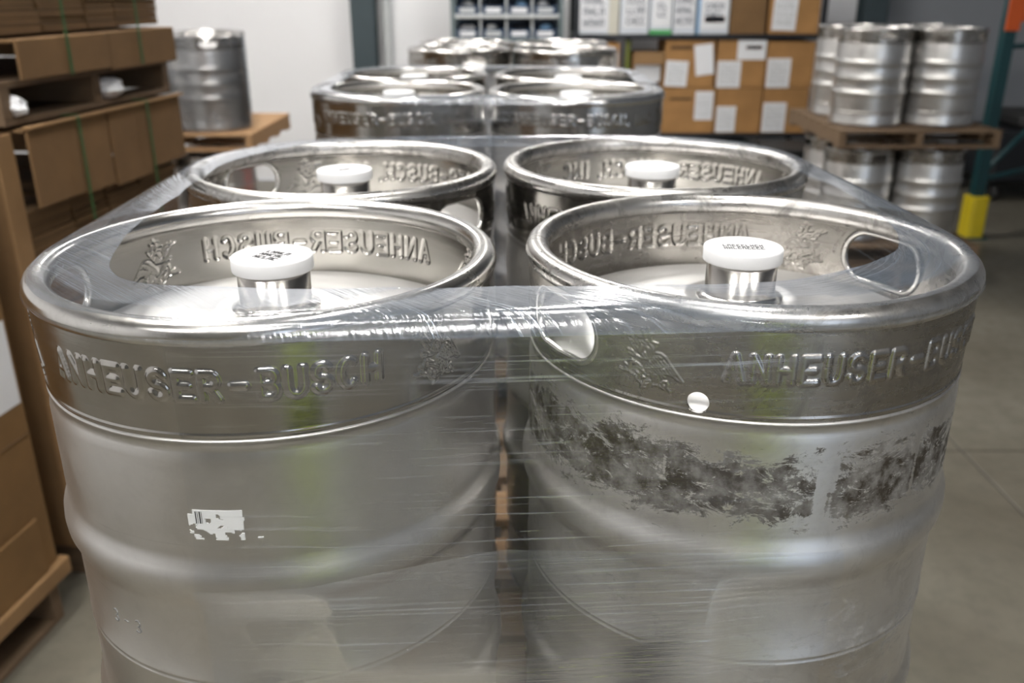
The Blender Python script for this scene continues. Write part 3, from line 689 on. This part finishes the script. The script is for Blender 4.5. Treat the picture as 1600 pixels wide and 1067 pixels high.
def face_panel(s0, s1, z0, z1, label, folds, proud=.012, lip=True, m='card'):
    p = fm(s0, -proud); t = thing('cardboard_tray', label, 'cardboard', (p.x, p.y, z0), rzs)
    e = [0] + [f - s0 for f in folds] + [s1 - s0]
    for i in range(len(e) - 1):
        o = MB().bbox(-.008 - .004 * (i % 2), -.004 * (i % 2), e[i] + .003, e[i + 1] - .003, -.008 * (i % 3), z1 - z0, .002).build('panel', M[m], t)
    MB().bbox(-.9, -.013, 0.0, s1 - s0, z1 - z0 - .008, z1 - z0, .002).build('top_sheet', M[m], t)
    MB().bbox(-.9, -.013, s1 - s0 - .008, s1 - s0, 0, z1 - z0 - .009, .002).build('end_flap', M[m], t)
    if lip: MB().bbox(-.012, .014, 0.0, s1 - s0, z1 - z0 + .001, z1 - z0 + .008, .002).build('folded_lip', M['card_light'], t)
    return t
pB = fm(.72, .52)
# far stack, lower load
pl = pallet(-.44 + pB.x, .44 + pB.x, pB.y - .50, pB.y + .50, 0, 'dark pallet on the floor under the far carton stack', None, 'wood_dark', rzs + PI / 2)
k = 0
for (s0, s1) in ((.31, .52), (.525, .70), (.705, .90), (.905, 1.15)):
    for (z0, z1) in ((.14, .48), (.485, .83), (.835, 1.17 if k % 2 else 1.165)):
        bundle(s0, s1, z0, z1, .015 + .012 * ((k * 7) % 3), .9, 'flattened cartons, %s column, %s tier of the lower far left load' % (('nearest', 'second', 'third', 'farthest')[k // 3], ('bottom', 'middle', 'top')[k % 3]), gB, k); k += 1
face_panel(.31, 1.16, 1.175, 1.385, 'brown cardboard tray with folded panels capping the lower far left load', [.535, .70, .92])
p = fm(.225, .02)
t = thing('corner_board', 'upright brown cardboard sheet at the near corner of the far left load', 'cardboard', (p.x, p.y, .14), rzs)
MB().bbox(-.010, 0, 0, .07, 0, 1.24, .002).build('outer_leg', M['card_light'], t); MB().bbox(-.5, -.011, .0, .010, 0, 1.24, .002).build('inner_leg', M['card'], t)
# far stack, upper pallet and load
pallet(-.44 + pB.x, .44 + pB.x, pB.y - .50, pB.y + .50, 1.396, 'dark pallet lifted on top of the lower far left load', None, 'wood_dark', rzs + PI / 2, .112)
face_panel(.31, 1.15, 1.512, 1.612, 'shallow brown cardboard tray under the upper far left load', [.74], .03, False)
k = 20
for (s0, s1) in ((.24, .52), (.525, .74), (.745, .90), (.905, 1.165)):
    for (z0, z1) in ((1.622, 1.80), (1.803, 2.0), (2.003, 2.2)):
        bundle(s0, s1, z0, z1, .02 + .015 * ((k * 5) % 3), .9, 'flattened cartons, %s column, %s tier of the upper far left load' % (('nearest', 'second', 'third', 'farthest')[(k - 20) // 3], ('bottom', 'middle', 'top')[(k - 20) % 3]), gB, k); k += 1
def strap(s, z0, z1, proud, label):
    p = fm(s, -proud); t = thing('green_strap', label, 'strap', (p.x, p.y, z0), rzs, None)
    MB().bbox(-.0015, 0, -.006, .006, 0, z1 - z0, .0005).build('front_run', M['green'], t)
    MB().bbox(-.45, -.002, -.008, .008, z1 - z0 + .002, z1 - z0 + .004, .0005).build('top_run', M['green'], t)
    MB().bbox(0, .004, -.011, .011, (z1 - z0) * .55, (z1 - z0) * .55 + .035, .001).build('seal', M['greyframe'], t)
strap(.525, .15, 1.395, .028, 'green plastic strap down the near half of the lower far left load')
strap(.905, .15, 1.395, .028, 'green plastic strap down the far half of the lower far left load')
strap(.525, 1.51, 2.21, .036, 'green plastic strap down the near half of the upper far left load')
strap(.905, 1.51, 2.21, .036, 'green plastic strap down the far half of the upper far left load')
def crumple(s, z, w_, h_, label, seed):
    p = fm(s, .04); t = MB()
    n = 14; V = []
    for i in range(n):
        for j in range(n // 2 + 1):
            a = 2 * PI * i / n; b = PI * j / (n // 2); q = Vector((math.sin(b) * math.cos(a), math.sin(b) * math.sin(a), math.cos(b)))
            k = 1 + .45 * noise.noise(q * 2.3 + Vector((seed, 0, 0))); V.append((q.x * .05 * k, q.y * w_ / 2 * k, h_ / 2 + q.z * h_ / 2 * min(1.0, k)))
    F = []
    m = n // 2 + 1
    for i in range(n):
        for j in range(n // 2): F.append((i * m + j, ((i + 1) % n) * m + j, ((i + 1) % n) * m + j + 1, i * m + j + 1))
    t.add(V, F); o = t.build('crumpled_film', M['paper'], None, (p.x, p.y, z), rzs); tag(o, label, 'plastic film')
crumple(.80, 1.414, .12, .065, 'crumpled white plastic stuffed inside the upper left pallet opening', 2)
crumple(.335, 1.414, .05, .06, 'small white plastic scrap at the near end of the upper left pallet', 6)
# near stack
pA = fm(-.52, .50)
pallet(-.60 + pA.x, .60 + pA.x, pA.y - .50, pA.y + .50, 0, 'dark pallet on the floor under the near left carton load', None, 'wood_dark', rzs + PI / 2, .13)
p = fm(-1.1, 0.0)
M['card_near'] = cardboard('dark_tan_cardboard', (.22, .12, .042))
t = thing('large_carton', 'tall brown carton load at the left edge beside the near pallet', 'box', (p.x, p.y, .131), rzs)
MB().bbox(-.95, 0, 0, 1.205, .03, 1.35, .006).build('body', M['card_near'], t)
MB().bbox(-.012, .022, .02, 1.225, 0.0, .055, .004, M=Matrix.Rotation(.0, 4, 'Y')).build('bottom_ledge', M['card_light'], t)
MB().bbox(.001, .012, .2, 1.145, .056, .23, .003).build('outer_panel', M['card_near'], t)
for zz in (.47, .93): MB().bbox(.0005, .004, 0.01, 1.2, zz, zz + .004, .001).build('flap_seam', M['card_edge'], t)
MB().bbox(.0005, .0025, .88, 1.19, .565, .80, .0005).build('paper_label', M['paper'], t, rz=0)

# ------------------------------------------------------------------ shelf with boxes
sx0, sx1, sy, sd = .50, 2.52, 7.62, .62
t = thing('black_shelving', 'black steel shelving unit holding cartons against the back wall', 'shelf', (sx0, sy, 0))
for x in (0, sx1 - sx0 - .04):
    for y in (0, sd - .04): MB().bbox(x, x + .04, y, y + .04, 0, 2.5, .002).build('post', M['black'], t)
for z in (.14, .60, 1.385, 2.15):
    MB().bbox(.0, sx1 - sx0, -.002, sd, z - .035, z, .003).build('shelf_board', M['black'], t)
def carton(x0, x1, z0, z1, label, parts, m='card_orange', y=sy + .01, d=.45, group='cartons on the black shelving', cat='box', tape=True):
    w_ = x1 - x0; h = z1 - z0; t = thing('carton', label, cat, (x0, y, z0), 0, group)
    MB().bbox(.004, w_ - .004, 0, d, 0, h, .005).build('body', M[m], t)
    if tape:
        MB().bbox(.004, w_ - .004, -.0016, .0, h / 2 - .001, h / 2 + .001, .0003).build('flap_seam', M['card_edge'], t)
    for (px0, px1, pz0, pz1, rot, mm, marks) in parts:
        cx, cz = (px0 + px1) / 2, (pz0 + pz1) / 2; o = MB().bbox(-(px1 - px0) / 2, (px1 - px0) / 2, -.0032, -.0018, -(pz1 - pz0) / 2, (pz1 - pz0) / 2, .0003).build('label_sheet' if mm == 'paper' else 'printed_panel', M[mm], t, (cx, 0, cz))
        o.rotation_euler = (0, rot, 0)
        if marks:
            rws, cls, mk, fw, fh = marks
            q = bars(rws, cls, (px1 - px0) * fw, (pz1 - pz0) * fh, int(px0 * 997) + cls + rws, 0, gap=.3).build('printed_marks', M[mk], o, (0, -.0032, 0)); q.rotation_euler = (PI / 2, 0, 0); q['kind'] = 'stuff'
    return t
M['whitebox'] = plain('white_carton', (.66, .70, .76), .6, 0, .05); M['creambox'] = plain('cream_carton_panel', (.62, .60, .52), .6, 0, .05)
M['greenprint'] = plain('green_print', (.08, .38, .12), .6); M['redprint'] = plain('red_print', (.45, .05, .05), .6); M['greyprint'] = plain('slate_print', (.10, .12, .17), .6); M['blueprint'] = plain('pale_blue_print', (.25, .45, .70), .6)
Zt = 1.386
W = [(.525, .86, 'white carton with rows of dark lettering, leftmost on the top shelf', [(.02, .24, .03, .31, 0, 'paper', (3, 4, 'greyprint', .8, .9)), (.25, .33, .0, .33, 0, 'creambox', None)]),
     (.865, 1.10, 'white carton with dark lettering, second from left on the top shelf', [(.03, .22, .05, .31, 0, 'paper', (3, 4, 'greyprint', .8, .9))]),
     (1.105, 1.285, 'white carton with a green base stripe and dark picture on the top shelf', [(.02, .17, .06, .31, 0, 'paper', (2, 2, 'greyprint', .5, .5)), (.0, .18, .0, .035, 0, 'greenprint', None)]),
     (1.29, 1.475, 'white carton with dark lettering, right of the green striped one', [(.01, .17, .05, .31, 0, 'paper', (3, 4, 'greyprint', .9, .9))]),
     (1.485, 1.745, 'white carton with colourful faded print next to the tan carton', [(.03, .24, .04, .32, 0, 'paper', (2, 4, 'greyprint', .7, .45)), (.06, .22, .09, .14, 0, 'redprint', None), (0, .02, 0, .33, 0, 'blueprint', None)])]
for x0, x1, lb, ps in W: carton(x0, x1, Zt, Zt + .34, lb, ps, 'whitebox', tape=False)
carton(1.75, 2.04, Zt, Zt + .36, 'plain tan carton on the top shelf', [], 'card')
carton(2.06, 2.47, Zt, Zt + .36, 'tan carton with a torn white label at the right end of the top shelf', [(.03, .22, .03, .34, .03, 'paper', (4, 6, 'lightgrey', .8, .8))])
Zb = .601; Zm = Zb + .37
carton(1.245, 1.685, Zb, Zb + .365, 'tan carton with a white label on its right edge, bottom left of the group', [(.27, .42, .11, .34, 0, 'paper', (6, 5, 'lightgrey', .8, .8)), (.06, .24, .27, .29, 0, 'card_edge', None)])
carton(1.69, 2.07, Zb, Zb + .365, 'tan carton with a low white label, bottom middle of the group', [(.01, .17, .01, .22, 0, 'paper', (6, 5, 'lightgrey', .8, .8))])
carton(2.075, 2.46, Zb, Zb + .365, 'tan carton with a low white label, bottom right of the group', [(.01, .20, .01, .25, 0, 'paper', (6, 5, 'lightgrey', .8, .8))])
carton(1.245, 1.655, Zm, Zm + .37, 'tan carton with a slanted white paper, upper left of the group', [(.01, .19, .01, .21, .05, 'paper', (6, 5, 'lightgrey', .8, .8)), (.245, .395, .10, .34, -.12, 'paper', None), (.04, .22, .30, .33, 0, 'card_edge', None)])
carton(1.67, 2.07, Zm, Zm + .37, 'tan carton with red print and a large white label, upper middle of the group', [(.01, .20, .0, .21, 0, 'paper', (6, 5, 'lightgrey', .8, .8)), (.16, .39, .22, .37, 0, 'paper', None), (.23, .36, .30, .33, 0, 'redprint', None)])
carton(2.075, 2.47, Zm, Zm + .36, 'tan carton with a white label at lower left, upper right of the group', [(.01, .20, .0, .23, 0, 'paper', (6, 5, 'lightgrey', .8, .8))])
carton(.56, .88, Zb, Zb + .50, 'tan carton with white sheet, low on the left half of the shelving', [(.18, .31, .30, .49, 0, 'paper', None)])
carton(.56, .88, Zb + .502, Zb + .72, 'small tan carton on top at the left end of the lower shelf', [(.17, .30, .02, .15, 0, 'paper', None)])
# open carton between
t = thing('open_carton', 'open carton with a tan flap raised, white and lime packs inside', 'box', (.99, sy + .02, Zb + .36))
MB().bbox(0, .25, .0, .012, -.36, .0, .003).build('front_panel', M['card_orange'], t)
MB().bbox(0, .012, .012, .4, -.36, .28, .003).build('side_panel', M['card_orange'], t); MB().bbox(.238, .25, .012, .4, -.36, .28, .003).build('side_panel', M['card_orange'], t)
MB().bbox(0.0, .25, -.02, -.008, .19, .29, .003).build('flap', M['card_light'], t); MB().bbox(.012, .238, .39, .4, -.36, .28, .003).build('back_panel', M['card'], t)
o = tag(MB().bbox(1.005, 1.225, sy + .06, sy + .36, Zb + .14, Zb + .19, .01).build('lime_pack', M['lime']), 'lime green flat pack inside the open carton', 'pack')
o = MB().bbox(1.01, 1.22, sy + .04, sy + .35, Zb + .41, Zb + .54, .006); tag(o.build('white_pack', M['paper']), 'white pack standing in the open carton', 'pack')
t = thing('olive_pole', 'olive green pole standing between the cartons on the lower shelf', 'pole', (.945, sy + .04, .601))
MB().rev([(.022, 0), (.022, .74)], 18).build('shaft', M['olive'], t); MB().rev([(0, .74), (.024, .74), (.024, .755), (0, .757)], 18).build('end_cap', M['black'], t)
t = thing('storage_tote', 'black plastic tote below the cartons beside the right keg stack', 'tote', (2.05, sy - .55, 0))
MB().bbox(0, .50, 0, .5, 0, .52, .02).build('body', M['black'], t); MB().bbox(-.02, .52, -.02, .52, .52, .56, .01).build('lid', M['rubber'], t)
t = thing('grey_tote', 'grey plastic tote on the lowest shelf under the cartons', 'tote', (1.25, sy + .05, .141))
MB().bbox(0, .75, 0, .5, 0, .36, .02).build('body', M['lightgrey'], t); MB().bbox(-.01, .76, -.01, .51, .36, .385, .008).build('lid', M['greyframe'], t)

# ------------------------------------------------------------------ parts bin rack
bx, by = -.50, 7.75; bw_ = .92
t = thing('bin_rack', 'grey steel rack of parts bins against the white wall', 'rack', (bx, by, 0))
for x in (0, bw_ - .035):
    for y in (0, .33): MB().bbox(x, x + .035, y, y + .035, 0, 2.4, .002).build('post', M['greyframe'], t)
lev = [1.355, 1.535, 1.715, 1.895, 2.075]
for z in lev: MB().bbox(.036, bw_ - .036, -.02, .36, z - .03, z, .003).build('shelf_board', M['lightgrey'] if z > 1.4 else M['greyframe'], t)
MB().bbox(.036, bw_ - .036, .345, .362, .2, 2.3, .002).build('back_panel', M['greyframe'], t)
for z in (.45, .75, 1.05): MB().bbox(.036, bw_ - .036, 0, .34, z - .02, z, .003).build('shelf_board', M['greyframe'], t)
def bin_mesh():
    b = MB(); w_, d, h = .185, .30, .118; th = .004
    b.box(0, w_, 0, d, 0, th)
    for x in (0, w_ - th):
        b.add([(x, 0, th), (x + th, 0, th), (x + th, d, th), (x, d, th), (x, 0, h * .5), (x + th, 0, h * .5), (x + th, d, h), (x, d, h), (x, .07, h), (x + th, .07, h)],
              [(0, 1, 5, 4), (3, 7, 6, 2), (0, 4, 8, 7, 3), (1, 2, 6, 9, 5), (4, 5, 9, 8), (8, 9, 6, 7)])
    b.box(th, w_ - th, 0, th, th, h * .55); b.box(th, w_ - th, d - th, d, th, h); return b.mesh('bin_body', M['bin'])
bm_ = bin_mesh(); cr = random.Random(3)
con = ['clear bag', 'white parts', 'pale parts', 'blue and white packs', 'dark parts', 'silver parts', 'grey fittings', 'black fittings']
for li, z in enumerate(lev[:3]):
    for k in range(4):
        x = bx + .045 + k * .211
        t = thing('parts_bin', 'navy parts bin, %s from left on the %s shelf of the bin rack' % (['first', 'second', 'third', 'fourth'][k], ['lowest visible', 'second visible', 'highest'][li]), 'bin', (x, by - .01, z), 0, 'navy parts bins')
        link('bin_body', bm_, t)
        MB().bbox(.03, .155, -.0025, -.0005, .014, .050, .0005).build('bin_label', M['paper'] if (k + li) % 3 != 1 else M['lightgrey'], t)
        c = MB()
        for q in range(5):
            cx, cy, r = cr.uniform(.05, .13), cr.uniform(.06, .2), cr.uniform(.028, .042); c.rev([(0, .01), (r * .8, .02), (r, .05), (r * .7, .05 + r), (0, .06 + r)], 10, cx=cx, cy=cy)
        o = c.build('contents', M[['paper', 'lightgrey', 'black', 'blueprint'][(k + li) % 4]], t); o['kind'] = 'stuff'
        if k < 3:
            o = MB().bbox(0, .016, 0, .30, 0, .14, .003).build('divider', M['lightgrey'], None, (x + .190, by + .0, z)); tag(o, 'pale divider right of the %s bin, %s shelf of the rack' % (['first', 'second', 'third'][k], ['lowest visible', 'second visible', 'highest'][li]), 'divider', 'dividers between the parts bins')

# ------------------------------------------------------------------ pallet rack at the right
px, py = 3.43, 6.55
t = thing('pallet_rack', 'teal pallet rack upright with orange beam and diagonal braces at the right', 'rack', (px, py, 0))
def upright(x, y):
    b = MB(); b.box(x - .038, x + .038, y - .04, y - .036, .012, 3.6); b.box(x - .038, x - .034, y - .036, y + .04, .012, 3.6); b.box(x + .034, x + .038, y - .036, y + .04, .012, 3.6); b.build('upright', M['teal'], t)
    MB().box(x - .09, x + .09, y - .11, y + .07, 0, .012).build('foot_plate', M['teal'], t)
upright(0, 0); upright(1.05, .8)
MB().tube([(.03, .04, .42), (1.03, .78, .42)], .018, 8).build('brace', M['teal'], t); MB().tube([(.03, .04, .46), (1.03, .78, 1.05)], .018, 8).build('brace', M['teal'], t); MB().tube([(.03, .04, 1.35), (1.03, .78, 1.35)], .018, 8).build('brace', M['teal'], t)
MB().bbox(-.05, .05, -.055, -.041, 1.46, 1.76, .003).build('beam_bracket', M['orange'], t); MB().bbox(.051, 2.5, -.055, -.005, 1.52, 1.66, .006).build('beam', M['orange'], t)
t = thing('post_guard', 'yellow plastic guard around the foot of the teal rack upright', 'guard', (px + .0, py, .012))
pr = [(-.03, -.085), (.03, -.085), (.055, -.078), (.070, -.06), (.070, .045), (.042, .045), (.042, -.045), (-.042, -.045), (-.042, .045), (-.070, .045), (-.070, -.06), (-.055, -.078)]
g = MB(); n = len(pr); g.add([(x, y, z) for z in (0, .30) for x, y in pr], [list(range(n))[::-1], [n + i for i in range(n)]] + [(i, (i + 1) % n, n + (i + 1) % n, n + i) for i in range(n)]); g.build('shell', M['yellow'], t)
MB().bbox(-.03, .03, -.089, -.0855, .08, .11, .001).build('rib', M['yellow'], t)
t = thing('black_cart', 'low black machine on wheels behind the teal rack upright', 'machine', (4.6, 8.05, 0))
MB().bbox(-.5, .6, -.35, .35, .14, .60, .05).build('body', M['black'], t); MB().bbox(-.25, .35, -.25, .25, .60, .74, .04).build('top_housing', M['rubber'], t)
for x in (-.4, .5):
    for y in (-.28, .28):
        o = MB().rev([(0, -.02), (.06, -.02), (.07, -.012), (.07, .012), (.06, .02), (0, .02)], 20).build('wheel', M['rubber'], t, (x, y, .07)); o.rotation_euler = (0, PI / 2, 0)
t = thing('fire_extinguisher', 'red fire extinguisher standing beside the left keg stack', 'fire extinguisher', (-1.27, 5.55, 0))
MB().rev([(0, 0), (.08, 0), (.085, .01), (.085, .58), (.07, .64), (.03, .68), (.02, .70), (0, .70)], 32).build('cylinder', M['red'], t)
MB().rev([(0, .70), (.022, .70), (.022, .74), (0, .745)], 16).build('valve', M['black'], t); MB().tube([(0, 0, .735), (.02, -.05, .76), (.03, -.1, .765)], .008, 8).build('lever', M['black'], t)
MB().tube([(.02, 0, .72), (.07, 0, .70), (.105, 0, .6), (.10, 0, .35)], .009, 8).build('hose', M['rubber'], t)

# ------------------------------------------------------------------ photographer mirrored in the steel
def skinbody(name, pts, edges, mats, parent=None, sub=2, root=0):
    me = bpy.data.meshes.new(name); me.from_pydata([p[:3] for p in pts], edges, []); o = link(name, me, parent)
    sk = o.modifiers.new('skin', 'SKIN'); sk.use_smooth_shade = True; sk.use_x_symmetry = False
    d = me.skin_vertices[0].data
    for i, p in enumerate(pts): d[i].radius = (p[3], p[4] if len(p) > 4 else p[3]); d[i].use_root = (i == root)
    s = o.modifiers.new('sub', 'SUBSURF'); s.levels = sub; s.render_levels = sub
    dg = bpy.context.evaluated_depsgraph_get(); dg.update(); ev = o.evaluated_get(dg); m2 = bpy.data.meshes.new_from_object(ev)
    o.modifiers.clear(); o.data = m2; m2.materials.clear()
    for m in mats: m2.materials.append(m)
    for q in m2.polygons: q.use_smooth = True
    return o
per = thing('person', 'person in a hi-vis vest and dark trousers raising a camera, mirrored in the kegs', 'person', (.30, -.42, 0))
P = [(0, 0, .95, .15, .11), (0, -.01, 1.12, .135, .10), (0, 0, 1.30, .155, .11), (0, .01, 1.43, .12, .09), (0, .02, 1.53, .052, .055), (0, .05, 1.60, .058, .065), (0, .06, 1.68, .078, .092), (0, .055, 1.76, .066, .08)]
E_ = [(i, i + 1) for i in range(7)]
for sgn in (1, -1):
    b0 = len(P)
    P += [(sgn * .10, 0, .88, .095), (sgn * .12, .01, .50, .06), (sgn * .125, -.01, .28, .052), (sgn * .13, -.02, .09, .036), (sgn * .14, .05, .05, .042), (sgn * .145, .15, .035, .032)]
    E_ += [(0, b0), (b0, b0 + 1), (b0 + 1, b0 + 2), (b0 + 2, b0 + 3), (b0 + 3, b0 + 4), (b0 + 4, b0 + 5)]
    b1 = len(P)
    P += [(sgn * .18, 0, 1.42, .062), (sgn * .26, .06, 1.24, .045), (sgn * .25, .14, 1.22, .042), (sgn * .13, .26, 1.55, .028), (sgn * .11, .285, 1.61, .030, .018)]
    E_ += [(3, b1), (b1, b1 + 1), (b1 + 1, b1 + 2), (b1 + 2, b1 + 3), (b1 + 3, b1 + 4)]
body = skinbody('body', P, E_, [M['trousers'], M['shirt'], M['skin'], M['rubber']], per)
for q in body.data.polygons:
    c = q.center
    q.material_index = 2 if (c.z > 1.50 or (c.y > .235 and c.z > 1.3)) else (3 if c.z < .09 else (0 if c.z < .97 else 1))
vest = MB(); nseg = 40; prof = [(.90, .185, .145), (.95, .18, .142), (1.10, .172, .135), (1.25, .185, .14), (1.36, .19, .135), (1.44, .165, .12), (1.485, .105, .09)]
V = []; 
for z, rx, ry in prof:
    for k in range(nseg): a = 2 * PI * k / nseg; V.append((rx * math.cos(a), ry * math.sin(a), z))
vest.add(V, [(i * nseg + k, i * nseg + (k + 1) % nseg, (i + 1) * nseg + (k + 1) % nseg, (i + 1) * nseg + k) for i in range(len(prof) - 1) for k in range(nseg)], 0, True)
vo = vest.build('hi_vis_vest', M['hivis'], per); md = vo.modifiers.new('s', 'SOLIDIFY'); md.thickness = .006
for z, rx, ry in ((1.00, .185, .147), (1.16, .182, .144)): MB().rev([(1, z), (1, z + .05)], 48).build('reflective_band', M['reflect'], vo).scale = (rx, ry, 1)
hr = MB(); hr.rev([(.088, 1.66), (.09, 1.72), (.085, 1.78), (.06, 1.83), (0, 1.85)], 32); ho = hr.build('hair', M['hair'], per); ho.location = (0, .035, 0)
for sgn in (1, -1):
    MB().rev([(0, -.011), (.008, -.008), (.011, 0), (.008, .008), (0, .011)], 16).build('eye', M['paper'], per, (sgn * .032, .138, 1.70))
    MB().rev([(0, -.022), (.014, -.016), (.017, 0), (.014, .016), (0, .022)], 14).build('ear', M['skin'], per, (sgn * .080, .055, 1.69))
MB().tube([(0, .135, 1.705), (0, .155, 1.675), (0, .150, 1.66)], lambda t_: .008 + .006 * t_, 8).build('nose', M['skin'], per)
MB().tube([(-.024, .140, 1.632), (0, .148, 1.630), (.024, .140, 1.632)], .005, 6).build('mouth', M['redprint'], per)
for sgn in (1, -1):
    for k in range(5):
        if k < 4: pts = [(sgn * (.105 - .004 * k), .30, 1.605 + .018 * k), (sgn * (.095), .325, 1.612 + .019 * k), (sgn * .078, .338, 1.612 + .019 * k), (sgn * (.062 - .003 * abs(k - 1.5)), .336, 1.610 + .019 * k)]
        else: pts = [(sgn * .105, .275, 1.60), (sgn * .085, .262, 1.615), (sgn * .07, .262, 1.635)]
        MB().tube(pts, lambda t_: .0095 - .002 * t_, 8).build('finger', M['skin'], per)
dc = thing('photo_camera', 'black camera held in both hands by the person', 'camera', (.30, -.125, 1.60))
MB().bbox(-.065, .065, -.035, .02, 0, .095, .008).build('body', M['rubber'], dc); MB().bbox(-.025, .025, -.03, .015, .095, .125, .008).build('viewfinder_hump', M['rubber'], dc)
lens = MB().rev([(0, 0), (.034, 0), (.034, .05), (.030, .052), (.028, .04), (0, .04)], 32).build('lens', M['rubber'], dc, (0, .021, .045)); lens.rotation_euler = (-PI / 2, 0, 0)
